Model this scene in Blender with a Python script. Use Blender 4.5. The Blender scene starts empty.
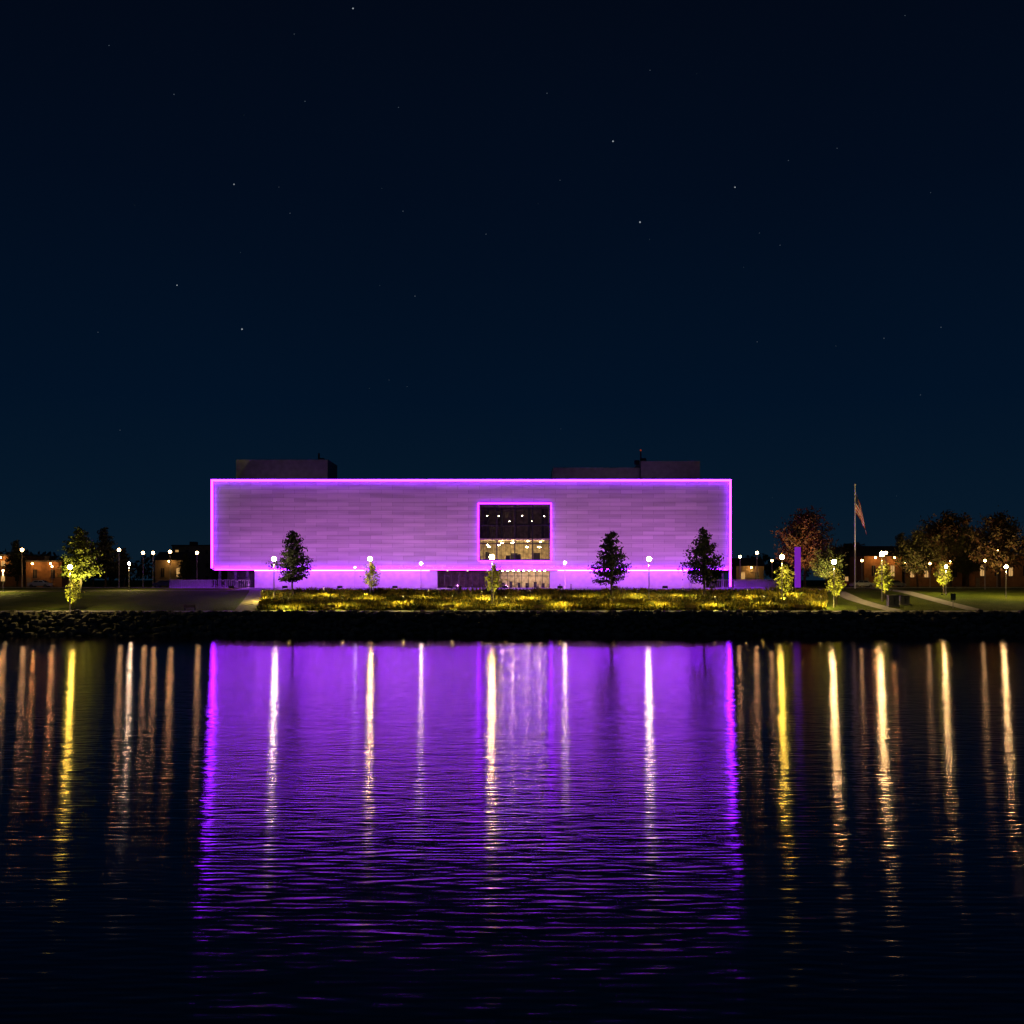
import bpy, math, random
from mathutils import Vector, Matrix
random.seed(7)
F=1098.0; HZ=580.0; ZC=8.16
def X(px,d): return (px-512.0)*d/F
def Z(py,d): return ZC-(py-HZ)*d/F
PROF=[(154,-3.0),(158.2,-0.9),(162,3.0),(163,3.3),(167,3.4),(190,6.1),(205,6.6),(9000,6.6)]
def zf(y):
    for (a,za),(b,zb) in zip(PROF,PROF[1:]):
        if y<=b: return za+(zb-za)*(y-a)/(b-a)
    return 6.6
C=bpy.context.scene.collection

# ---------------- materials
def newmat(name):
    m=bpy.data.materials.new(name); m.use_nodes=True
    nt=m.node_tree; return m,nt,nt.nodes,nt.links,nt.nodes['Principled BSDF']
def pmat(name,col,rough=0.7,metal=0.0,var=0.25,scale=3.0,stretch=(1,1,1),bump=0.0,col2=None):
    m,nt,N,L,b=newmat(name)
    tc=N.new('ShaderNodeTexCoord'); mp=N.new('ShaderNodeMapping'); mp.inputs['Scale'].default_value=stretch
    no=N.new('ShaderNodeTexNoise'); no.inputs['Scale'].default_value=scale; no.inputs['Detail'].default_value=5
    L.new(tc.outputs['Object'],mp.inputs['Vector']); L.new(mp.outputs['Vector'],no.inputs['Vector'])
    r=N.new('ShaderNodeValToRGB'); r.color_ramp.elements[0].position=0.3; r.color_ramp.elements[1].position=0.7
    c2=col2 if col2 else tuple(min(1,c*(1+var)) for c in col)
    c1=tuple(c*(1-var) for c in col) if not col2 else col
    r.color_ramp.elements[0].color=(*c1,1); r.color_ramp.elements[1].color=(*c2,1)
    L.new(no.outputs['Fac'],r.inputs['Fac']); L.new(r.outputs['Color'],b.inputs['Base Color'])
    b.inputs['Roughness'].default_value=rough; b.inputs['Metallic'].default_value=metal
    if bump:
        bp=N.new('ShaderNodeBump'); bp.inputs['Strength'].default_value=bump; bp.inputs['Distance'].default_value=0.1
        L.new(no.outputs['Fac'],bp.inputs['Height']); L.new(bp.outputs['Normal'],b.inputs['Normal'])
    return m
def emat(name,col,s):
    m,nt,N,L,b=newmat(name)
    b.inputs['Base Color'].default_value=(0.02,0.02,0.02,1); b.inputs['Roughness'].default_value=.8
    b.inputs['Emission Color'].default_value=(*col,1); b.inputs['Emission Strength'].default_value=s
    return m

# ---------------- mesh builder
class MB:
    def __init__(s): s.v=[]; s.f=[]; s.m=[]
    def face(s,pts,m=0):
        i=len(s.v); s.v+= [tuple(p) for p in pts]; s.f.append(tuple(range(i,i+len(pts)))); s.m.append(m)
    def box(s,x0,x1,y0,y1,z0,z1,m=0):
        i=len(s.v)
        s.v+=[(x0,y0,z0),(x1,y0,z0),(x1,y1,z0),(x0,y1,z0),(x0,y0,z1),(x1,y0,z1),(x1,y1,z1),(x0,y1,z1)]
        for q in [(0,3,2,1),(4,5,6,7),(0,1,5,4),(1,2,6,5),(2,3,7,6),(3,0,4,7)]:
            s.f.append(tuple(i+k for k in q)); s.m.append(m)
    def cyl(s,a,b,ra,rb,n=8,m=0,cap=True):
        a=Vector(a); b=Vector(b); d=(b-a).normalized()
        u=d.cross(Vector((0,0,1)) if abs(d.z)<0.9 else Vector((1,0,0))).normalized(); w=d.cross(u)
        i=len(s.v)
        for c,r in ((a,ra),(b,rb)):
            for k in range(n):
                t=2*math.pi*k/n; s.v.append(tuple(c+(u*math.cos(t)+w*math.sin(t))*r))
        for k in range(n):
            s.f.append((i+k,i+(k+1)%n,i+n+(k+1)%n,i+n+k)); s.m.append(m)
        if cap:
            s.f.append(tuple(i+k for k in range(n))[::-1]); s.m.append(m)
            s.f.append(tuple(i+n+k for k in range(n))); s.m.append(m)
    def sph(s,c,r,nu=10,nv=6,m=0,sc=(1,1,1),jit=0):
        i=len(s.v); 
        s.v.append((c[0],c[1],c[2]-r*sc[2]))
        for a in range(1,nv):
            ph=-math.pi/2+math.pi*a/nv
            for k in range(nu):
                t=2*math.pi*k/nu; rr=r*(1+random.uniform(-jit,jit))
                s.v.append((c[0]+rr*sc[0]*math.cos(ph)*math.cos(t),c[1]+rr*sc[1]*math.cos(ph)*math.sin(t),c[2]+rr*sc[2]*math.sin(ph)))
        s.v.append((c[0],c[1],c[2]+r*sc[2])); top=len(s.v)-1
        for k in range(nu):
            s.f.append((i,i+1+(k+1)%nu,i+1+k)); s.m.append(m)
            for a in range(nv-2):
                b0=i+1+a*nu; s.f.append((b0+k,b0+(k+1)%nu,b0+nu+(k+1)%nu,b0+nu+k)); s.m.append(m)
            b0=i+1+(nv-2)*nu; s.f.append((b0+k,b0+(k+1)%nu,top)); s.m.append(m)
    def mesh(s,name,mats):
        me=bpy.data.meshes.new(name); me.from_pydata(s.v,[],s.f)
        for m in mats: me.materials.append(m)
        me.polygons.foreach_set('material_index',s.m); me.update(); return me
    def obj(s,name,mats,parent=None,loc=(0,0,0)):
        return place(s.mesh(name,mats),name,loc,parent=parent)
def place(me,name,loc=(0,0,0),sc=1,rz=0,parent=None):
    o=bpy.data.objects.new(name,me); o.location=loc; o.rotation_euler=(0,0,rz)
    o.scale=(sc,sc,sc) if not isinstance(sc,tuple) else sc
    C.objects.link(o)
    if parent: o.parent=parent
    return o
def empty(name,loc=(0,0,0)):
    e=bpy.data.objects.new(name,None); e.location=loc; C.objects.link(e); return e

# ---------------- camera
cam=bpy.data.cameras.new('camera'); co=bpy.data.objects.new('camera',cam); C.objects.link(co)
co.location=(0,0,ZC); co.rotation_euler=(math.radians(90),0,0)
cam.sensor_width=36; cam.lens=36*F/1024; cam.shift_y=(HZ-512)/1024; cam.clip_end=20000; cam.clip_start=0.5
bpy.context.scene.camera=co
vs=bpy.context.scene.view_settings; vs.view_transform='Standard'; vs.look='None'; vs.exposure=0

# ---------------- world
w=bpy.data.worlds.new("World"); bpy.context.scene.world=w; w.use_nodes=True
N=w.node_tree.nodes; L=w.node_tree.links; bg=N['Background']
tc=N.new('ShaderNodeTexCoord'); sp=N.new('ShaderNodeSeparateXYZ'); L.new(tc.outputs['Generated'],sp.inputs[0])
r=N.new('ShaderNodeValToRGB'); L.new(sp.outputs['Z'],r.inputs['Fac'])
cr=r.color_ramp; cr.elements[0].position=0.0; cr.elements[0].color=(0.0036,0.0120,0.023,1)
cr.elements[1].position=0.55; cr.elements[1].color=(0.0007,0.0020,0.006,1)
for p,c in ((0.06,(0.0018,0.0092,0.022)),(0.16,(0.0006,0.0060,0.0185)),(0.33,(0.0006,0.0036,0.0118))):
    e=cr.elements.new(p); e.color=(*c,1)
no=N.new('ShaderNodeTexNoise'); no.inputs['Scale'].default_value=1.6; no.inputs['Detail'].default_value=3
L.new(tc.outputs['Generated'],no.inputs['Vector'])
mr=N.new('ShaderNodeMapRange'); mr.inputs['To Min'].default_value=0.8; mr.inputs['To Max'].default_value=1.2
L.new(no.outputs['Fac'],mr.inputs['Value']); L.new(r.outputs['Color'],bg.inputs['Color']); L.new(mr.outputs[0],bg.inputs['Strength'])
sun=bpy.data.lights.new('night_fill','SUN'); sun.energy=0.012; sun.color=(0.7,0.8,1); sun.angle=math.radians(0.5)  # dim bluish sun added as ambient fill
so=bpy.data.objects.new('night_fill',sun); so.rotation_euler=(math.radians(50),0,math.radians(-30)); C.objects.link(so)

# stars
st=MB(); R=3000
def star(dirv,rad,m):
    c=dirv*R
    p=[Vector(q)*rad for q in ((1,0,0),(-1,0,0),(0,1,0),(0,-1,0),(0,0,1),(0,0,-1))]
    for a in (0,1):
        for b in (2,3):
            for d in (4,5): st.face([c+p[a],c+p[b],c+p[d]],m)
for px,py,s in ((242,329,2.0),(640,222,2.1),(613,141,1.9),(735,187,1.6),(353,8,1.8),(234,184,1.5),(547,93,1.2),(177,285,1.5),(486,234,1.1),(109,45,1.1),(174,94,1.3),(415,296,1.3),(884,338,1.2),(941,327,1.2),(403,211,1.2),(305,101,1.2),(780,245,1),(290,213,1.1),(650,70,1),(905,15,1),(120,430,1.0),(560,180,1),(98,332,1)):
    star(Vector((px-512,F,HZ+3-py)).normalized(),s*1.15,0 if s>1.35 else 1)
for i in range(600):
    d=Vector((random.gauss(0,1),random.gauss(0,1),abs(random.gauss(0,1)))).normalized()
    if d.z>0.06: star(d,random.uniform(0.5,1.2),1)
st.obj('stars',[emat('star_bright',(0.8,0.9,1),0.45),emat('star_faint',(0.6,0.75,1),0.14)])

# ---------------- water
m,nt,N,L,b=newmat('water_mat')
b.inputs['Base Color'].default_value=(0.0005,0.0010,0.0028,1); b.inputs['Roughness'].default_value=1; b.inputs['Specular IOR Level'].default_value=0
gb=N.new('ShaderNodeBsdfAnisotropic'); gb.distribution='BECKMANN'; gb.inputs['Roughness'].default_value=0.15; gb.inputs['Color'].default_value=(.97,.84,1,1)
gb.inputs['Anisotropy'].default_value=0.42
tv=N.new('ShaderNodeCombineXYZ'); tv.inputs[0].default_value=1; L.new(tv.outputs[0],gb.inputs['Tangent'])
geo=N.new('ShaderNodeTexCoord')
def wn(sx,sy,det,dist=0.0):
    mp=N.new('ShaderNodeMapping'); mp.inputs['Scale'].default_value=(sx,sy,1); L.new(geo.outputs['Object'],mp.inputs['Vector'])
    n=N.new('ShaderNodeTexNoise'); n.inputs['Scale'].default_value=1; n.inputs['Detail'].default_value=det; n.inputs['Distortion'].default_value=dist
    L.new(mp.outputs['Vector'],n.inputs['Vector']); return n.outputs['Fac']
a=wn(0.9,3.8,0.3,0.1); c=wn(0.16,0.9,0.5,0.1)
ad=N.new('ShaderNodeMath'); ad.operation='MULTIPLY_ADD'; ad.inputs[1].default_value=0.8; L.new(c,ad.inputs[0]); L.new(a,ad.inputs[2])
bp=N.new('ShaderNodeBump'); bp.inputs['Strength'].default_value=1; bp.inputs['Distance'].default_value=0.0225
L.new(ad.outputs[0],bp.inputs['Height']); L.new(bp.outputs['Normal'],gb.inputs['Normal'])
fr=N.new('ShaderNodeFresnel'); fr.inputs['IOR'].default_value=2.6; L.new(bp.outputs['Normal'],fr.inputs['Normal'])
mxw=N.new('ShaderNodeMixShader'); L.new(fr.outputs[0],mxw.inputs[0]); L.new(b.outputs[0],mxw.inputs[1]); L.new(gb.outputs[0],mxw.inputs[2]); L.new(mxw.outputs[0],N['Material Output'].inputs['Surface'])
wm=MB(); wm.face([(-1500,-600,0),(1500,-600,0),(1500,161,0),(-1500,161,0)])
wm.obj('water',[m])

# ---------------- ground
m_grass,nt,N,L,b=newmat('grass_mat')
tc=N.new('ShaderNodeTexCoord'); n1=N.new('ShaderNodeTexNoise'); n1.inputs['Scale'].default_value=0.12; n1.inputs['Detail'].default_value=8; n1.inputs['Roughness'].default_value=0.7
L.new(tc.outputs['Object'],n1.inputs['Vector'])
r=N.new('ShaderNodeValToRGB'); L.new(n1.outputs['Fac'],r.inputs['Fac']); b.inputs['Roughness'].default_value=0.95; b.inputs['Specular IOR Level'].default_value=.1
r.color_ramp.elements[0].position=0.35; r.color_ramp.elements[0].color=(0.04,0.065,0.006,1); r.color_ramp.elements[1].position=0.65; r.color_ramp.elements[1].color=(0.1,0.12,0.012,1)
L.new(r.outputs['Color'],b.inputs['Base Color'])
n2=N.new('ShaderNodeTexNoise'); n2.inputs['Scale'].default_value=5; bp=N.new('ShaderNodeBump'); bp.inputs['Distance'].default_value=0.25
L.new(tc.outputs['Object'],n2.inputs['Vector']); L.new(n2.outputs['Fac'],bp.inputs['Height']); L.new(bp.outputs['Normal'],b.inputs['Normal'])
g=MB(); ys=[154,158.2,162,163,167]+list(range(169,190,3))+[190,195,200,205,215,240,300,500,1000,3000,9000]
xs=[-4000,-1000,-400]+list(range(-200,201,20))+[400,1000,4000]
for j,y in enumerate(ys):
    for x in xs: g.v.append((x,y,zf(y)))
nx=len(xs)
for j in range(len(ys)-1):
    for i in range(nx-1): g.f.append((j*nx+i,j*nx+i+1,(j+1)*nx+i+1,(j+1)*nx+i)); g.m.append(0)
g.obj('ground',[m_grass])
m_conc=pmat('pavement_concrete',(0.3,0.28,0.25),0.85,scale=1.5,var=0.2)
m_tanp=pmat('gravel_path_mat',(0.17,0.14,0.1),0.9,scale=1.5,var=0.3)
m_asph=pmat('asphalt',(0.05,0.05,0.05),0.9,scale=2)
def strip(name,pts,wd,mat,off=0.03):
    mb=MB(); P=[]
    for (x0,y0),(x1,y1) in zip(pts,pts[1:]):
        n=max(1,int(math.hypot(x1-x0,y1-y0)/1.0))
        for k in range(n): t=k/n; P.append((x0+(x1-x0)*t,y0+(y1-y0)*t))
    P.append(pts[-1])
    for k,(x,y) in enumerate(P):
        a=P[max(0,k-1)]; c=P[min(len(P)-1,k+1)]; dx,dy=c[0]-a[0],c[1]-a[1]; l=math.hypot(dx,dy)
        ox,oy=-dy/l*wd/2,dx/l*wd/2
        mb.v+=[(x+ox,y+oy,zf(y+oy)+off),(x-ox,y-oy,zf(y-oy)+off)]
    for k in range(len(P)-1): mb.f.append((2*k,2*k+1,2*k+3,2*k+2)); mb.m.append(0)
    return mb.obj(name,[mat])
fp=MB(); fp.face([(-260,163.1,3.42),(260,163.1,3.42),(260,166.9,3.5),(-260,166.9,3.5)])
fp.box(-260,260,162.75,163.1,2.9,3.46); fp.obj('waterside_path',[m_conc])
def pd(l): return [(X(p,d),d) for p,d in l]
strip('footpath',pd([(812,203),(838,190),(855,180),(872,174),(895,167.5)]),2.6,m_conc,.04)
strip('footpath',pd([(876,204),(905,190),(940,178),(975,168)]),2.6,m_conc,.055)
strip('footpath',pd([(258,203),(258,190),(252,178),(244,167.5)]),3.0,m_tanp,.04)
strip('footpath',pd([(-60,190),(60,192),(150,194),(240,195)]),1.6,m_tanp,.05)
pz=MB(); pz.face([(-50,196,zf(196)+.07),(52,196,zf(196)+.07),(52,205,6.67),(-50,205,6.67)]); pz.face([(-50,205,6.67),(52,205,6.67),(52,211.5,6.67),(-50,211.5,6.67)]); pz.obj('plaza_pavement',[m_conc])
rd=MB(); rd.face([(64,214,6.63),(400,214,6.63),(400,224,6.63),(64,224,6.63)]); rd.face([(-400,218,6.63),(-66,218,6.63),(-66,226,6.63),(-400,226,6.63)])
rd.box(64,400,213.7,214,6.6,6.74,1); rd.box(-400,-66,217.7,218,6.6,6.74,1)
for k in range(40):
    rd.face([(66+k*6,218.9,6.64),(69+k*6,218.9,6.64),(69+k*6,219.1,6.64),(66+k*6,219.1,6.64)],1)
rd.obj('road',[m_asph,m_conc])

# rocks
m_rock=pmat('rock',(0.05,0.045,0.035),0.9,scale=1.2,col2=(0.22,0.2,0.16),bump=0.5)
rk=MB()
for row in range(9):
    y=157.6+row*0.6
    x=-130
    while x<130:
        rr=random.uniform(0.3,0.75); yy=y+random.uniform(-.3,.3)
        rk.sph((x,yy,zf(yy)+random.uniform(-.1,.22)),rr,6,4,0,(random.uniform(.9,1.4),1,random.uniform(.6,.95)),.22)
        x+=rr*1.5
rk.obj('riprap_rocks',[m_rock])

# ---------------- vegetation
def leafmat(name,dark,light):
    return pmat(name,dark,0.8,scale=0.9,col2=light)
def leaf(mb,c,s,m):
    n=Vector((random.gauss(0,1),random.gauss(0,1),random.gauss(0,1)+.4)).normalized()
    u=n.orthogonal().normalized(); v=n.cross(u); a=random.uniform(0,6.28)
    p=u*math.cos(a)+v*math.sin(a); q=n.cross(p)
    mb.face([c-p*s,c-q*s*.5,c+p*s,c+q*s*.5],m)
def tree_mesh(name,h,wd,kind,nl,ls,seed,mats):
    random.seed(seed); mb=MB()
    tr=h*0.016+.05
    top=h*(0.97 if kind=='cone' else 0.75)
    pts=[Vector((0,0,-.3))]
    for k in range(1,6): pts.append(Vector((random.gauss(0,.012)*h,random.gauss(0,.012)*h,top*k/5)))
    for k in range(5): mb.cyl(pts[k],pts[k+1],tr*(1-k/5.5),tr*(1-(k+1)/5.5),7,0,False)
    def tp(z):
        t=min(4.999,max(0,z/top*5)); k=int(t); return pts[k].lerp(pts[k+1],t-k)
    nb=38 if kind=='cone' else 34
    ang=random.random()*6
    tips=[]
    for i in range(nb):
        t=(i+.5)/nb; ang+=2.4+random.uniform(-.3,.3)
        if kind=='cone':
            z0=h*(.22+.75*t); rr=wd/2*((1-t)**.75+.08)*random.uniform(.7,1.12)*(1 if t>.12 else .75)
            a=tp(z0); e=a+Vector((math.cos(ang)*rr,math.sin(ang)*rr,rr*random.uniform(-.02,.35)))
        else:
            z0=h*(.25+.45*t); a=tp(z0)
            ph=math.pi*(t*.95-.4); 
            e=Vector((math.cos(ang)*math.cos(ph)*wd/2,math.sin(ang)*math.cos(ph)*wd/2,h*.63+math.sin(ph)*h*.34))
            e=a.lerp(e,random.uniform(.7,1.05))
        mb.cyl(a,e,tr*.35*(1-t*.6),.02,4,0,False); tips.append((a,e))
    wts=[(e-a).length+.15 for a,e in tips]
    for i in range(nl):
        a,e=random.choices(tips,wts)[0]; t=random.uniform(.2,1.05)
        l=(e-a).length
        s=l*.13+h*.016 if kind=='cone' else wd*.055
        c=a.lerp(e,t)+Vector((random.gauss(0,s),random.gauss(0,s),random.gauss(0,s*(.5 if kind=='cone' else .8))))
        leaf(mb,c,ls*random.uniform(.6,1.3),1 if random.random()<.6 else 2)
    return mb.mesh(name,mats)
bark=pmat('bark',(0.06,0.045,0.03),0.9,scale=6)
dk1=leafmat('foliage_dark',(0.012,0.02,0.008),(0.03,0.04,0.014)); dk2=leafmat('foliage_darker',(0.008,0.013,0.006),(0.02,0.028,0.01))
yg1=leafmat('foliage_yellow_green',(0.1,0.12,0.015),(0.22,0.22,0.03)); yg2=leafmat('foliage_green',(0.05,0.07,0.012),(0.12,0.13,0.02))
rb1=leafmat('foliage_rust',(0.1,0.035,0.015),(0.16,0.07,0.02)); rb2=leafmat('foliage_brown',(0.05,0.025,0.012),(0.1,0.05,0.02))
og1=leafmat('foliage_olive',(0.05,0.05,0.015),(0.12,0.09,0.025))
tA=[tree_mesh('young_tree_mesh',11,6.8,'cone',4200,.24,s,[bark,dk1,dk2]) for s in (11,12,13)]
def put(me,name,px,d,h,base,rz=0,wf=1):
    s=h/base; return place(me,name,(X(px,d),d,zf(d)),(s*wf,s*wf,s),rz)
put(tA[0],'young_tree',293,182,11.4,11,.4,.9); put(tA[1],'young_tree',611,182,11.2,11,1.9,1); put(tA[2],'young_tree',704,182,11.8,11,3.3,.95)
tY=tree_mesh('lit_tree_mesh',11,6.8,'cone',4200,.24,21,[bark,yg1,yg2])
put(tY,'yellow_green_tree',80,188,11.4,11,0)
tS=[tree_mesh('sapling_mesh',5,3.0,'round',800,.17,s,[bark,yg1,yg1]) for s in (31,32)]
saps=((370,184,5.9),(492.5,178,6.2),(784,178,6.0),(835,174,5.6),(883,180,6.2),(942,188,5.6),(72,168,4.9))
for px,d,h in saps:
    put(tS[int(px)%2],'sapling_tree',px+1.5,d,h,5,px)
tR=tree_mesh('rust_tree_mesh',16,13.5,'round',6500,.34,41,[bark,rb1,rb2])
put(tR,'autumn_tree',805,228,16.2,16)
tG=tree_mesh('green_tree_mesh',14,12,'round',5000,.34,43,[bark,yg2,og1])
tO=tree_mesh('olive_tree_mesh',15,13,'round',5500,.36,44,[bark,og1,rb2])
put(tG,'green_tree',826,222,8,14,1); put(tG,'green_tree',918,232,12,14,2); put(tO,'autumn_tree',1000,226,15.5,15,1)
put(tO,'autumn_tree',950,262,18,15,2.5); put(tO,'autumn_tree',1052,236,16,15,4); put(tG,'green_tree',968,240,13,14,4); put(tO,'autumn_tree',855,270,11,15,0.4)
tC=tree_mesh('conifer_mesh',13,6.5,'cone',3000,.3,51,[bark,dk2,dk2])
for px,d,h in ((105,245,13.5),(93,250,10),(17,255,11),(124,250,9),(186,262,8),(902,262,13),(936,285,17)): put(tC,'pine_tree',px,d,h,13,px)
random.seed(5)
far=MB()
for i in range(150):
    x=random.uniform(-330,330)
    y=random.uniform(310,380); h=random.uniform(6,11.5); wd=random.uniform(7,13)
    far.cyl((x,y,6.3),(x,y,6.6+h*.6),.3,.12,5,0,False)
    for k in range(300):
        d=Vector((random.gauss(0,1),random.gauss(0,1),random.gauss(0,1))).normalized()*random.uniform(.4,1)**.5
        leaf(far,Vector((x+d.x*wd/2,y+d.y*wd/2,6.6+h*.58+d.z*h*.42)),.75,1 if random.random()<.5 else 2)
far.obj('distant_trees',[bark,dk1,rb2])
# planting bed
m_b1=pmat('bed_grass_yellow',(0.14,0.12,0.012),0.85,scale=.5,col2=(0.38,0.29,0.025)); m_b2=pmat('bed_grass_green',(0.05,0.07,0.01),0.85,scale=.6,col2=(0.16,0.16,0.02))
bed=MB()
def bedx(y): return X(258,y)+ (y-168)*.05, X(826,y)
for i in range(9000):
    y=168+22*random.random()**1.15; x0,x1=bedx(y); x=random.uniform(x0,x1); z=zf(y); hh=random.uniform(.35,.85)*(1+.5*math.sin(x*.35+y*.8)*math.sin(x*.11))
    mm=0 if random.random()<.6 else 1
    for k in range(7):
        a=random.random()*6.28; bx=x+math.cos(a)*.15; by=y+math.sin(a)*.15; l=random.uniform(.15,.5)*hh*1.2
        w_=.055; ca,sa=math.cos(a+1.57)*w_,math.sin(a+1.57)*w_
        bed.face([(bx-ca,by-sa,z-.05),(bx+ca,by+sa,z-.05),(bx+math.cos(a)*l*.5+ca*.8,by+math.sin(a)*l*.5+sa*.8,z+hh*.75),(bx+math.cos(a)*l,by+math.sin(a)*l,z+hh*random.uniform(.7,1.15))],mm)
bed.obj('planting_bed',[m_b1,m_b2])

# ---------------- street lamps
pole=pmat('lamp_pole_paint',(0.35,0.33,0.3),0.5,scale=4); dark=pmat('dark_metal',(0.03,0.03,0.035),0.45,0.6,scale=4)
def light(kind,e,col,loc,parent,r=.1,rot=None,spot=None,name='bulb'):
    la=bpy.data.lights.new(name,kind); la.energy=e; la.color=col
    if kind in('POINT','SPOT'): la.shadow_soft_size=r
    if spot: la.spot_size=math.radians(spot); la.spot_blend=.6
    lo=bpy.data.objects.new(name,la); C.objects.link(lo); lo.parent=parent; lo.location=loc
    if rot: lo.rotation_euler=rot
    return lo
def lamp_mesh(name,em,h=6.5,r=.33):
    mb=MB(); mb.cyl((0,0,-.3),(0,0,.5),.14,.12,8,0); mb.cyl((0,0,.5),(0,0,h-.55),.09,.06,8,0); mb.cyl((0,0,h-.6),(0,0,h-.44),.1,.18,10,1)
    mb.sph((0,0,h-.15),r,12,8,2); mb.cyl((0,0,h+.19),(0,0,h+.3),.2,.04,10,1); return mb.mesh(name,[pole,dark,em])
lw=lamp_mesh('lamp_warm',emat('lamp_glow_warm',(1,.66,.22),230)); lh=lamp_mesh('lamp_white',emat('lamp_glow_white',(1,.78,.42),170))
ly=lamp_mesh('lamp_yellow',emat('lamp_glow_yellow',(1,.7,.07),165)); lf=lamp_mesh('lamp_far',emat('lamp_glow_far',(1,.58,.2),40),r=.27); lv=lamp_mesh('lamp_violet',emat('lamp_glow_violet',(.9,.7,1),55),r=.25)
for me,px,py,d in ((ly,70,566,166),(lh,129,563,196),(lh,274,558,178),(lv,355,567,202),(lw,370,558,182),(lh,421,563,203),(lw,492,556,172),(lh,565,562,203),(lh,649,558,176),
    (ly,782,556,176),(lw,834,561,171),(lw,882,553,178),(lw,946,566,185),(lw,1006,566,182),(lf,985,560,200),(lf,22,549,250),(lf,119,549,240),(lf,143,552,235),(lf,153,552,245),(lf,170,551,250),(lf,197,552,230),
    (lf,740,556,225),(lf,757,552,240),(lf,772,560,235),(lf,886,552,226),(lf,930,563,215),(lf,997,549,240),(lf,862,560,232),(lf,905,563,245),(lf,3,570,190),(lf,52,566,215),(lf,-40,560,190),(lw,1060,560,180)):
    h=Z(py,d)-zf(d); o=place(me,'street_lamp',(X(px,d),d,zf(d)),h/6.5)
    if d<200 and px not in (370,):
        light('SPOT',{lw:2000,lh:1900,ly:2700}.get(me,2400),(1,.72,.28),(0,0,5.6),o,.15,(0,0,0),165)
lb=MB(); lb.cyl((0,0,-.1),(0,0,2.0),.035,.03,6,0); lb.cyl((0,0,2.0),(0,0,2.06),.16,.05,8,0); lbm=lb.mesh('bed_fill_mesh',[dark])  # posts and spots added to brighten the planting bed
rg=random.Random(4)
for k in range(22):
    px=266+k*26.4+rg.uniform(-6,6); d=168+rg.uniform(0,3) if k%2 else 177+rg.uniform(0,5)
    o=place(lbm,'bed_fill_light',(X(px,d),d,zf(d)))
    light('SPOT',rg.uniform(1900,4200),(1,.77,.14),(0,0,1.96),o,.1,(0,0,0),164)
ub=MB(); ub.cyl((0,0,-.05),(0,0,.12),.18,.2,10,0); ubm=ub.mesh('uplight_mesh',[dark])
for px,d,e,col in ((76,184.5,13000,(1,.85,.2)),(798,220,6000,(1,.5,.22)),(830,217,8000,(1,.85,.3)),(918,225,5000,(1,.6,.25)),(995,219,6500,(1,.55,.2)),(955,250,5000,(1,.5,.2)),(1045,228,5000,(1,.5,.2))):  # ground spots added to brighten the larger trees
    o=place(ubm,'tree_fill_light',(X(px,d),d,zf(d)+.02)); light('SPOT',e,col,(0,0,.2),o,.12,(math.radians(180-28),0,0),95)
for px,d,h in saps:
    o=place(ubm,'tree_fill_light',(X(px,d)-.6,d-1.6,zf(d-1.6)+.02)); light('SPOT',3800,(1,.82,.12),(0,0,.2),o,.1,(math.radians(180-24),0,0),80)  # ground spots added to make the saplings brighter

# ---------------- main building
D=212.0
x0,x1=X(212.5,D),X(730,D); zt=Z(480.5,D); zs=Z(570,D); wx0,wx1=X(479,D),X(550.5,D); wz0,wz1=Z(560.5,D),Z(504,D)
m_clad,nt,N,L,b=newmat('facade_cladding')
tc=N.new('ShaderNodeTexCoord'); sp=N.new('ShaderNodeSeparateXYZ'); cb=N.new('ShaderNodeCombineXYZ'); L.new(tc.outputs['Object'],sp.inputs[0])
L.new(sp.outputs['X'],cb.inputs['X']); L.new(sp.outputs['Z'],cb.inputs['Y'])
br=N.new('ShaderNodeTexBrick'); br.inputs['Scale'].default_value=1; br.inputs['Brick Width'].default_value=4.2; br.inputs['Row Height'].default_value=.8; br.inputs['Mortar Size'].default_value=.03
br.inputs['Color1'].default_value=(.43,.42,.41,1); br.inputs['Color2'].default_value=(.55,.53,.52,1); br.inputs['Mortar'].default_value=(.28,.27,.27,1)
L.new(cb.outputs[0],br.inputs['Vector'])
mp=N.new('ShaderNodeMapping'); mp.inputs['Scale'].default_value=(.07,1.2,1); L.new(cb.outputs[0],mp.inputs['Vector'])
no=N.new('ShaderNodeTexNoise'); no.inputs['Scale'].default_value=1; no.inputs['Detail'].default_value=6; L.new(mp.outputs[0],no.inputs['Vector'])
mr=N.new('ShaderNodeMapRange'); mr.inputs['From Min'].default_value=.3; mr.inputs['From Max'].default_value=.7; mr.inputs['To Min'].default_value=.72; mr.inputs['To Max'].default_value=1.08
L.new(no.outputs['Fac'],mr.inputs['Value']); mx=N.new('ShaderNodeMix'); mx.data_type='RGBA'; mx.blend_type='MULTIPLY'; mx.inputs[0].default_value=1
L.new(br.outputs['Color'],mx.inputs[6]); L.new(mr.outputs[0],mx.inputs[7]); L.new(mx.outputs[2],b.inputs['Base Color']); b.inputs['Roughness'].default_value=.8
m_white=pmat('white_render',(.5,.49,.48),.7,scale=1,var=.1); m_neon=emat('neon_purple',(.27,.010,1),34); m_neonb=emat('neon_purple_window',(.32,.012,1),14); m_neons=emat('neon_purple_soffit',(.42,.06,1),24)
m_roof=pmat('roof_metal',(.2,.2,.19),.6,scale=1,var=.2)
m_int=pmat('interior_wall',(.45,.38,.24),.8,scale=1.5,var=.5); m_intb=pmat('interior_wall_brown',(.14,.11,.08),.8,scale=1.2,var=.6)
m_intl=emat('interior_light',(1,.72,.34),230); m_intd=emat('interior_light_dim',(1,.8,.5),45); m_intv=emat('interior_light_faint',(1,.75,.4),8)
m_glass,nt,N,L,b=newmat('glass')
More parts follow.
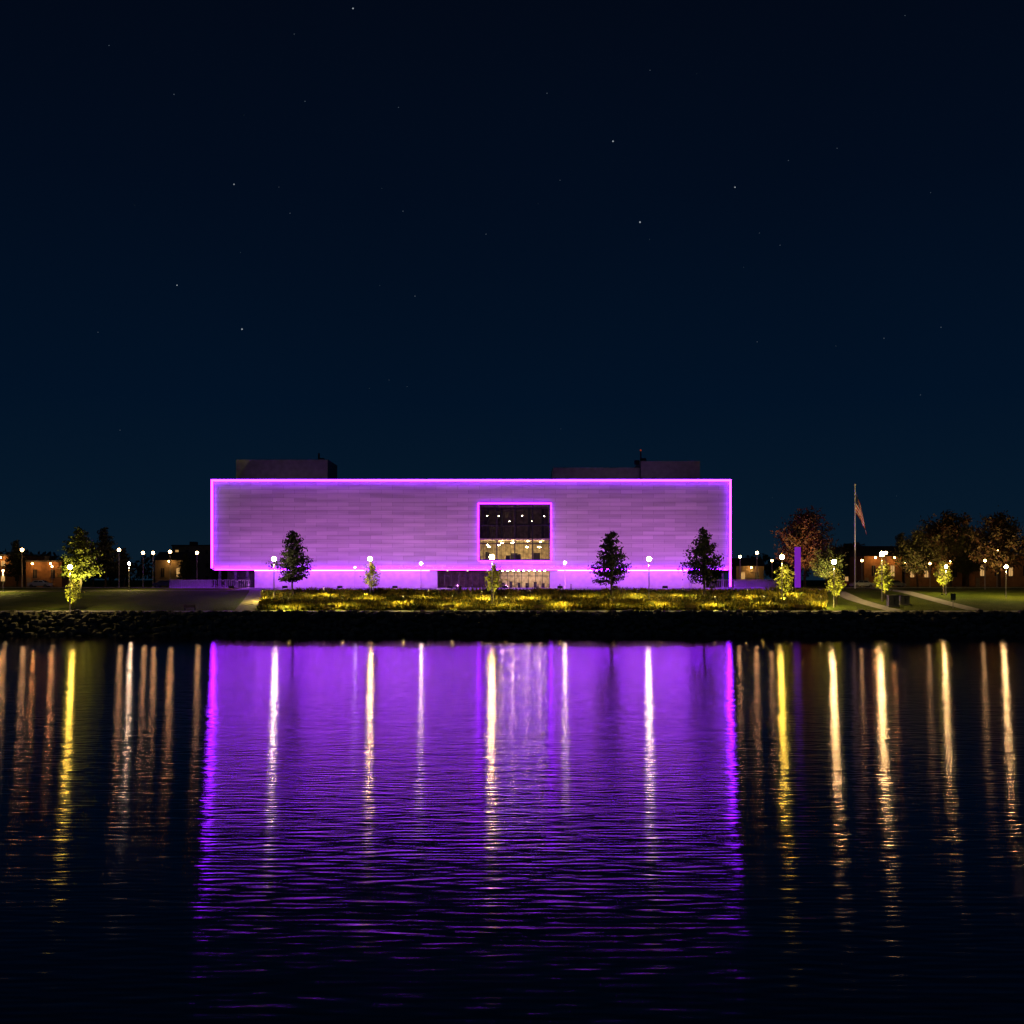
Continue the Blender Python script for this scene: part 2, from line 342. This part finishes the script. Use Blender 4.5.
b.inputs['Base Color'].default_value=(.02,.02,.025,1); b.inputs['Roughness'].default_value=.05
tr=N.new('ShaderNodeBsdfTransparent'); tr.inputs[0].default_value=(.85,.87,.88,1); mxs=N.new('ShaderNodeMixShader'); mxs.inputs[0].default_value=.12
L.new(tr.outputs[0],mxs.inputs[1]); L.new(b.outputs[0],mxs.inputs[2]); L.new(mxs.outputs[0],N['Material Output'].inputs['Surface'])
B=empty('waterfront_building',(0,0,0))
f=MB(); f.box(x0,wx0,D,D+.8,zs,zt); f.box(wx1,x1,D,D+.8,zs,zt); f.box(wx0,wx1,D,D+.8,wz1,zt); f.box(wx0,wx1,D,D+.8,zs,wz0)
f.box(x0,x0+.8,D+.8,D+45,zs,zt); f.box(x1-.8,x1,D+.8,D+45,zs,zt); f.box(x0,x1,D+45,D+45.8,6.4,zt)
f.obj('cladding_walls',[m_clad],B)
rf=MB(); rf.box(x0+.8,x1-.8,D+.8,D+45,zt-.8,zt-.5); rf.box(x0+.8,x1-.8,D+.8,D+45,zs,zs+.3); rf.obj('roof_slab',[m_roof],B)
ne=MB(); ch=MB(); t=.36; yn0,yn1=D-.42,D-.08
def chan(xa,xb,za,zb,ins_x,ins_z):
    ch.box(xa,xb,yn0+.16,yn1,za,zb); ne.box(xa+ins_x,xb-ins_x,yn0,yn0+.15,za+ins_z,zb-ins_z)
chan(x0-t/2,x1+t/2,zt-t/2,zt+t/2,0,.01); chan(x0-t/2,x0+t/2,zs+.36,zt-t/2-.01,.01,0); chan(x1-t/2,x1+t/2,zs-3.2,zt-t/2-.01,.01,0)
ch.obj('neon_channels',[pmat('channel_metal',(.3,.3,.3),.5)],B)
ne.box(x0+.5,x1-.5,yn0,yn1,zs,zs+.24)
ne.obj('neon_outline',[m_neon],B)
nw=MB(); t=.18
nw.box(wx0-t,wx1+t,yn0+.1,yn1,wz1,wz1+t); nw.box(wx0-t,wx0,yn0+.1,yn1,wz0,wz1); nw.box(wx1,wx1+t,yn0+.1,yn1,wz0,wz1); nw.box(wx0-t,wx1+t,yn0+.1,yn1,wz0-t*.6,wz0)
nw.obj('window_neon',[m_neonb],B)
gl=MB(); gl.face([(wx0,D+.42,wz0),(wx1,D+.42,wz0),(wx1,D+.42,wz1),(wx0,D+.42,wz1)]); gl.obj('window_glass',[m_glass],B)
mu=MB()
for k in range(5):
    x=wx0+(wx1-wx0)*k/4; mu.box(x-.12,x+.12,D+.2,D+.39,wz0,wz1)
for z in (wz0+.12,wz0+(wz1-wz0)*.3,wz0+(wz1-wz0)*.62,wz1-.12): mu.box(wx0,wx1,D+.15,D+.2,z-.1,z+.1)
for k in range(1,16):
    x=wx0+(wx1-wx0)*k/16
    if k%4: mu.box(x-.025,x+.025,D+.3,D+.38,wz0,wz1)
mu.obj('window_mullions',[dark],B)
it=MB(); it.box(wx0,wx0+.1,D+.9,D+12,wz0,wz1,4); it.box(wx1-.1,wx1,D+.9,D+12,wz0,wz1,4); it.box(wx0,wx1,D+12,D+12.1,wz0,wz1); it.box(wx0,wx1,D+.9,D+12,wz0-.2,wz0); it.box(wx0,wx1,D+.9,D+12,wz1,wz1+.2,4)
zsl=wz0+(wz1-wz0)*.38
it.box(wx0+.1,wx1-.1,D+1,D+12,zsl-.1,zsl+.15)
it.box(wx0+.1,wx1-.1,D+10.6,D+10.8,zsl+.15,wz1-.3,4)
for k in range(5): x=wx0+1.3+k*2.75; it.box(x,x+.5,D+9.6,D+10.2,zsl+.15,wz1-.3,2)
it.box(wx0+.1,wx1-.1,D+6,D+6.2,zsl+3.0,zsl+3.3,2)
for k in range(9):
    x=wx0+1+random.uniform(0,11); hh=random.uniform(.8,1.9); it.box(x,x+random.uniform(.4,1.5),D+2+k,D+2.6+k,wz0,wz0+hh,2)
for k in range(10):
    x=wx0+1+(k%5)*2.6+random.uniform(0,.7); y=D+3+(k//5)*4.5; z=zsl-.35-random.uniform(0,1.1); it.box(x,x+random.uniform(.25,.6),y,y+.25,z,z+.08,1)
for k in range(6):
    x=wx0+1.2+k*2.2+random.uniform(0,.6); zz=wz1-random.choice((1.2,2.0,3.0)); it.box(x,x+.25,D+5+k%3,D+5.2+k%3,zz,zz+.07,3)
it.obj('window_interior',[m_int,m_intl,dark,m_intd,m_intb],B)
gz=6.6; gy=D+2.2
gx0,gx1=X(252,D),X(705,D); ex0,ex1=X(437,D),X(550,D)
gf=MB(); gf.box(gx0,ex0,gy,gy+.4,gz-.2,zs); gf.box(ex1,gx1,gy,gy+.4,gz-.2,zs); gf.box(gx0,gx0+.4,gy+.4,D+45,gz-.2,zs); gf.box(gx1-.4,gx1,gy+.4,D+45,gz-.2,zs)
gf.box(X(692,D),X(706,D),D+.2,gy-.01,gz-.2,zs-.25)
gf.obj('ground_floor_walls',[m_white],B)
sn=MB(); sn.box(gx0+.2,ex0-1.5,D+1.0,D+1.15,zs-.18,zs-.02); sn.box(ex1+1.5,X(691,D),D+1.0,D+1.15,zs-.18,zs-.02); sn.obj('soffit_neon',[m_neons],B)
eg=MB(); eg.face([(ex0,gy+.12,gz),(ex1,gy+.12,gz),(ex1,gy+.12,zs),(ex0,gy+.12,zs)])
eg.obj('entrance_glass',[m_glass],B)
em_=MB()
for k in range(17):
    x=ex0+(ex1-ex0)*k/16; em_.box(x-.05,x+.05,gy-.05,gy+.09,gz,zs)
em_.box(ex0,ex1,gy-.02,gy+.08,gz+2.3,gz+2.4); em_.obj('entrance_frames',[dark],B)
xm=X(499,D)
ei=MB(); ei.box(xm,ex1,gy+7,gy+7.2,gz-.1,zs); ei.box(ex0,xm,gy+7,gy+7.2,gz-.1,zs,4); ei.box(ex0-.1,ex0,gy+.5,gy+7,gz-.1,zs,4); ei.box(ex1,ex1+.1,gy+.5,gy+7,gz-.1,zs); ei.box(xm-.15,xm,gy+.6,gy+7,gz,zs,4); ei.box(ex0,ex1,gy+.4,gy+7,gz-.1,gz+.02,4)
for k in range(9):
    x=xm+.5+k*1.05; ei.box(x,x+.3,gy+1.5+(k%3)*1.5,gy+1.7+(k%3)*1.5,zs-.15,zs-.07,1)
for k in range(6):
    x=xm+.4+k*1.6; ei.box(x,x+.6,gy+3+k%2,gy+3.5+k%2,gz+.02,gz+random.uniform(.9,1.7),2)
for k in range(3): ei.box(ex0+1.5+k*4,ex0+1.8+k*4,gy+4,gy+4.2,zs-.15,zs-.08,3)
ei.obj('entrance_interior',[m_int,m_intl,dark,m_intv,m_intb],B)
cl=MB()
for px in (218,234,246,712,724): 
    xx=X(px,D); cl.box(xx-.25,xx+.25,D+1.2,D+1.7,gz-.1,zs)
cl.box(x0+.5,gx0-.2,D+9,D+9.3,gz-.1,zs); cl.obj('columns',[dark],B)
ro=MB(); dd=D+14
def rbox(pa,pb,pt,y0,y1): ro.box(X(pa,y0),X(pb,y0),y0,y1,zt-.6,Z(pt,y0))
rbox(236,328,459.5,dd,dd+12); rbox(641,700,461,dd,dd+12); rbox(553,640,467.5,dd+1,dd+12)
for k in range(24):
    xx=X(330+k*9.3,D+8); ro.box(xx-.04,xx+.04,D+8,D+8.08,zt-.5,zt+.9,1)
ro.box(X(330,D+8),X(545,D+8),D+8,D+8.06,zt+.85,zt+.92,1)
for px,tp,wd in ((317,452,.15),(320,457,.5),(642,450,.12),(645,457,.5),(638,459,.5)): ro.box(X(px,dd)-wd,X(px,dd)+wd,dd+2,dd+2.6,Z(461.1,dd)-.5,Z(tp,dd),1)
for px in (480,500,516,530): ro.box(X(px,D+12)-.9,X(px,D+12)+.9,D+12,D+14,zt-.5,zt+.7+.4*(px%3),0)
ro.obj('roof_plant_rooms',[m_roof,dark],B)
rl=MB(); rl.sph((X(642,dd),dd+2.3,Z(449,dd)),.2,8,5); rl.obj('roof_beacon',[emat('beacon_red',(1,.1,.02),.2)],B)
for px in (258,305,575,620,672):  # purple spots added to lighten the roof boxes
    o=place(ubm,'roof_fill_light',(X(px,D+4),D+4,zt-.48)); light('SPOT',270,(.7,.38,.8),(0,0,.2),o,.1,(math.radians(180-72),0,0),150)

# floods: unseen purple lights with housings, added to light the facade evenly
fl=MB()
fx=[X(p,200) for p in (232,285,340,395,450,505,560,615,665,712)]
fl.box(-.45,.45,-.3,.1,.15,.6); fl.box(-.5,-.45,-.1,.1,-.1,.5); fl.box(.45,.5,-.1,.1,-.1,.5)
fme=fl.mesh('facade_fill_mesh',[dark])
for x in fx:
    o=place(fme,'facade_fill_light',(x,200,zf(200)+.07))
    la=bpy.data.lights.new('facade_fill_beam','AREA'); la.shape='RECTANGLE'; la.size=.8; la.size_y=.35; la.energy=1180; la.color=(.66,.17,.86); la.spread=math.radians(150)
    lo=bpy.data.objects.new('facade_fill_beam',la); C.objects.link(lo); lo.parent=o; lo.location=(0,.14,.5)
    lo.rotation_euler=(math.radians(90+42),0,0)

m_rail=pmat('railing_metal',(.1,.1,.11),.4,.3)
def railing(xa,xb,y,n=None):
    r=MB(); L_=xb-xa; n=int(L_/.35); z=zf(y)
    for k in range(n+1):
        x=xa+L_*k/n; big=k%6==0; s=.06 if big else .03; r.box(x-s,x+s,y-s,y+s,z,z+1.5)
    r.box(xa,xb,y-.035,y+.035,z+1.51,z+1.6); r.box(xa,xb,y-.03,y+.03,z+.12,z+.18); return r.obj('railing',[m_rail])
railing(X(170,209),X(250,209),209); railing(X(712,209),X(778,209),209)
lwm=MB(); lwm.box(X(170,213),X(211,213),213.5,214,6.5,8.2); lwm.box(X(734,213),X(776,213),213.5,214,6.5,7.9); lwm.obj('low_wall',[pmat('dark_wall',(.12,.12,.12),.8)])
for xx,wd_ in ((X(200,209),12),(X(745,209),9)):
    la=bpy.data.lights.new('wall_wash','AREA'); la.shape='RECTANGLE'; la.size=wd_; la.size_y=.1; la.energy=420; la.color=(.35,.02,1)
    lo=bpy.data.objects.new('wall_wash',la); C.objects.link(lo); lo.location=(xx,206.5,6.75); lo.rotation_euler=(math.radians(100),0,0)
py_=MB(); d=196; px=X(798,d); py_.box(px-.75,px+.75,d,d+.5,zf(d)-.1,zf(d)+.5,1); py_.box(px-.5,px+.5,d+.05,d+.45,zf(d)+.5,Z(547,d),0); py_.obj('illuminated_pylon',[emat('pylon_violet',(.16,.01,.4),1.0),dark])
# flagpole
d=205; X0=X(855,d); fpole=MB(); zt_=Z(485,d); fpole.cyl((0,0,-.2),(0,0,zt_-zf(d)),.15,.09,8,0); fpole.sph((0,0,zt_-zf(d)+.1),.19,8,5,0)
P=empty('flagpole',(X0,d,zf(d))); fpole.obj('pole',[pmat('pole_white',(.7,.7,.68),.4)],P)
m_flag,nt,N,L,b=newmat('flag_cloth'); tc=N.new('ShaderNodeTexCoord'); sp=N.new('ShaderNodeSeparateXYZ'); L.new(tc.outputs['UV'],sp.inputs[0])
mu_=N.new('ShaderNodeMath'); mu_.operation='MULTIPLY'; mu_.inputs[1].default_value=6.5; L.new(sp.outputs['Y'],mu_.inputs[0])
fr=N.new('ShaderNodeMath'); fr.operation='FRACT'; L.new(mu_.outputs[0],fr.inputs[0]); gt=N.new('ShaderNodeMath'); gt.operation='GREATER_THAN'; gt.inputs[1].default_value=.5; L.new(fr.outputs[0],gt.inputs[0])
mx=N.new('ShaderNodeMix'); mx.data_type='RGBA'; mx.inputs[6].default_value=(.5,.03,.03,1); mx.inputs[7].default_value=(.7,.65,.6,1); L.new(gt.outputs[0],mx.inputs[0])
cx=N.new('ShaderNodeMath'); cx.operation='LESS_THAN'; cx.inputs[1].default_value=.4; L.new(sp.outputs['X'],cx.inputs[0]); cy=N.new('ShaderNodeMath'); cy.operation='GREATER_THAN'; cy.inputs[1].default_value=.46; L.new(sp.outputs['Y'],cy.inputs[0])
cm=N.new('ShaderNodeMath'); cm.operation='MULTIPLY'; L.new(cx.outputs[0],cm.inputs[0]); L.new(cy.outputs[0],cm.inputs[1])
mx2=N.new('ShaderNodeMix'); mx2.data_type='RGBA'; mx2.inputs[7].default_value=(.03,.04,.2,1); L.new(cm.outputs[0],mx2.inputs[0]); L.new(mx.outputs[2],mx2.inputs[6]); L.new(mx2.outputs[2],b.inputs['Base Color']); b.inputs['Roughness'].default_value=.8
fm=MB(); nu,nv=24,14; hf=5.2
for j in range(nv+1):
    for i in range(nu+1):
        u=i/nu; v=j/nv; xx=.15+u*2.2; drop=u**1.3*4.2
        fm.v.append((xx*(.62+.38*(1-v)),.35*math.sin(u*14+v*2)*u+.12*math.sin(v*9),zt_-zf(d)-1.2-(1-v)*hf*.8-drop))
for j in range(nv):
    for i in range(nu): a=j*(nu+1)+i; fm.f.append((a,a+1,a+nu+2,a+nu+1)); fm.m.append(0)
fo=fm.obj('flag',[m_flag],P); uv=fo.data.uv_layers.new(name='UVMap')
for pl in fo.data.polygons:
    pl.use_smooth=True
    for li in pl.loop_indices:
        vi=fo.data.loops[li].vertex_index; uv.data[li].uv=((vi%(nu+1))/nu,(vi//(nu+1))/nv)
o=place(ubm,'flag_uplight',(X0+1,202,zf(202)+.02)); light('SPOT',6000,(1,.6,.45),(0,0,.2),o,.1,(math.radians(180-11),0,math.radians(0)),30)

# ---------------- background houses
m_or=pmat('brick_wall',(.24,.12,.05),.85,scale=1.2,var=.25); m_tan=pmat('stucco_wall',(.22,.18,.12),.85,scale=1,var=.15); m_dkr=pmat('roof_shingle',(.05,.045,.045),.9,scale=3)
m_wl=emat('window_lit',(1,.55,.18),.6); m_wd=pmat('window_dark',(.02,.025,.03),.1)
m_walll=emat('wall_lamp_glow',(1,.48,.12),200)
def house(name,pa,pb,pt,d,dep,wall,gable=False,lit=.4,storeys=1,lampn=2):
    e=empty(name,(0,0,0)); xa,xb=X(pa,d),X(pb,d); zt=Z(pt,d); z0=6.5
    mb=MB(); mb.box(xa,xb,d,d+dep,z0,zt); mb.obj('walls',[wall],e)
    r=MB()
    if gable:
        hh=(dep/2)*.45; a=(xa-.4,d-.4,zt); b_=(xb+.4,d-.4,zt); c=(xb+.4,d+dep+.4,zt); dd_=(xa-.4,d+dep+.4,zt); m1=(xa-.4,d+dep/2,zt+hh); m2=(xb+.4,d+dep/2,zt+hh)
        r.face([a,b_,m2,m1]); r.face([c,dd_,m1,m2]); r.face([a,m1,dd_]); r.face([b_,c,m2]); r.face([(p[0],p[1],p[2]+.01) for p in (a,dd_,c,b_)])
    else:
        r.box(xa-.2,xb+.2,d-.2,d+dep+.2,zt,zt+.35); r.box(xa+(xb-xa)*.3,xa+(xb-xa)*.45,d+dep*.4,d+dep*.6,zt+.35,zt+1.5)
    r.obj('roof',[m_dkr],e)
    n=max(2,int((xb-xa)/3)); wn_=MB(); sh=(zt-6.6)/storeys
    for s in range(storeys):
        for k in range(n):
            x=xa+(xb-xa)*(k+.5)/n; zz=6.6+s*sh+sh*.35; mm=1 if random.random()<lit else 0
            hw=.45; wn_.box(x-hw,x+hw,d-.04,d-.01,zz,zz+sh*.34,mm); wn_.box(x-hw-.1,x+hw+.1,d-.12,d-.0,zz-.1,zz-.01,2); wn_.box(x-.04,x+.04,d-.07,d-.045,zz,zz+sh*.34,2)
    wn_.box(xa+.2,xa+1.1,d-.05,d-.01,6.6,8.7,2)
    wn_.obj('windows_and_door',[m_wd,m_wl,m_tan],e)
    wlx=MB()
    for k in range(lampn):
        x=xa+(xb-xa)*(k+.5)/lampn; wlx.box(x-.13,x+.13,d-1.5,d-1.24,zt-.5,zt-.3,0); wlx.box(x-.04,x+.04,d-1.24,d,zt-.4,zt-.33,1)
    wlx.obj('wall_lamps',[m_walll,dark],e)
random.seed(9)
house('brick_building',-60,24,556,262,14,m_or,False,.25,2,2); house('low_shop',26,62,562,250,10,m_or,False,.4,1,2)
house('stucco_house',155,186,560,290,10,m_tan,True,.3,1,1); house('office_block',172,212,546,330,14,m_tan,False,.2,3,0)
house('brick_house',864,902,556,255,11,m_or,True,.4,1,2); house('brick_building',905,962,560,262,12,m_or,False,.3,1,2); house('office_block',840,880,548,320,14,m_tan,False,.2,3,0)
house('brick_building',975,1075,556,258,12,m_or,False,.3,1,2); house('stucco_house',736,764,566,270,9,m_tan,True,.3,1,1)

# ---------------- cars
def car(px,d,rz,col):
    prof=[(-2.2,.35),(-2.25,.8),(-1.95,.98),(-1.35,1.02),(-.85,1.45),(.75,1.47),(1.35,1.02),(2.05,.88),(2.25,.7),(2.2,.35)]
    e=empty('parked_car',(X(px,d),d,zf(d)+.04)); e.rotation_euler=(0,0,rz)
    b_=MB(); n=len(prof)
    for s in (-1,1):
        for (x,z) in prof: b_.v.append((x,s*(.88 if z<1.1 else .68),z))
    b_.f.append(tuple(range(n))); b_.f.append(tuple(range(n,2*n))[::-1]); b_.m+=[0,0]
    for k in range(n): b_.f.append((k,(k+1)%n,n+(k+1)%n,n+k)); b_.m.append(1 if k in (3,5) else 0)
    b_.obj('body',[pmat('car_paint',col,.25,.3,var=.02),m_wd],e)
    g_=MB()
    for s in (-1,1):
        for q in ([(-1.15,1.06),(-.75,1.38),(-.05,1.4),(-.05,1.06)],[(.03,1.06),(.03,1.4),(.65,1.38),(1.1,1.06)]): g_.face([(x,s*(.885-(z-1.06)*.48),z) for x,z in q])
    g_.obj('side_windows',[m_wd],e)
    wv=MB()
    for x in (-1.4,1.4):
        for s in (-1,1): wv.cyl((x,s*.7,.33),(x,s*.92,.33),.33,.33,16,0); wv.cyl((x,s*.9,.33),(x,s*.94,.33),.19,.17,12,1)
    wv.obj('wheels',[pmat('tyre',(.02,.02,.02),.9),m_rail],e)
    l=MB(); l.box(2.16,2.27,-.75,-.45,.62,.78); l.box(2.16,2.27,.45,.75,.62,.78); l.box(-2.28,-2.18,-.78,-.5,.75,.88,1); l.box(-2.28,-2.18,.5,.78,.75,.88,1)
    l.obj('lights',[pmat('headlamp',(.7,.7,.7),.1),pmat('taillight',(.4,.01,.01),.2)],e)
car(862,216,.1,(.35,.35,.36)); car(893,217,3.1,(.04,.04,.05)); car(840,221,0,(.3,.05,.04)); car(40,221,0,(.5,.5,.5)); car(165,221,3.14,(.05,.06,.1))
def cabinet(px,d,w_,h_):
    c=MB(); x=X(px,d); z=zf(d); c.box(x-w_/2-.1,x+w_/2+.1,d-.1,d+1.1,z-.2,z+.15,1); c.box(x-w_/2,x+w_/2,d,d+1,z+.15,z+h_,0); c.box(x-w_/2-.06,x+w_/2+.06,d-.06,d+1.06,z+h_,z+h_+.1,0)
    c.box(x-.02,x+.02,d-.03,d-.005,z+.25,z+h_-.1,2); c.box(x+.1,x+.16,d-.07,d-.03,z+h_*.5,z+h_*.65,2)
    c.obj('utility_cabinet',[pmat('cabinet_paint',(.16,.16,.14),.5),m_conc,dark])
cabinet(894,172,1.6,1.7); cabinet(905,174,1.5,1.4)
sg=MB(); d=170; x=X(953,d); z=zf(d); sg.cyl((x,d,z-.2),(x,d,z+2.4),.05,.05,8,1); sg.box(x-.4,x+.4,d-.07,d-.05,z+1.3,z+2.3,0); sg.box(x-.3,x+.3,d-.078,d-.072,z+1.4,z+2.2,2); sg.obj('information_sign',[dark,pole,pmat('sign_face',(.12,.16,.14),.5)])
def bench(px,d,rz=0):
    b_=MB()
    for k in range(4): b_.box(-.9,.9,-.25+k*.13,-.15+k*.13,.42,.46,0)
    for k in range(3): b_.box(-.9,.9,.3+k*.03,.33+k*.03,.52+k*.14,.62+k*.14,0)
    for s in (-.75,.75): b_.box(s-.03,s+.03,-.22,-.16,0,.42,1); b_.box(s-.03,s+.03,.24,.3,0,.9,1); b_.box(s-.03,s+.03,-.22,.3,.36,.415,1)
    b_.obj('park_bench',[pmat('bench_wood',(.2,.12,.06),.7),dark],None,(X(px,d),d,zf(d)+.06)).rotation_euler=(0,0,rz)
for px in (330,450,540,690,800,190): bench(px,167.3,math.pi)
bo=MB(); bo.cyl((0,0,-.1),(0,0,.95),.09,.09,10,0); bo.cyl((0,0,.95),(0,0,1.05),.11,.06,10,0); bo.cyl((0,0,.78),(0,0,.86),.095,.095,10,1)
bm_=bo.mesh('bollard',[dark,pole])
for k in range(12): px=450+k*11; place(bm_,'bollard',(X(px,198),198,zf(198)+.06))
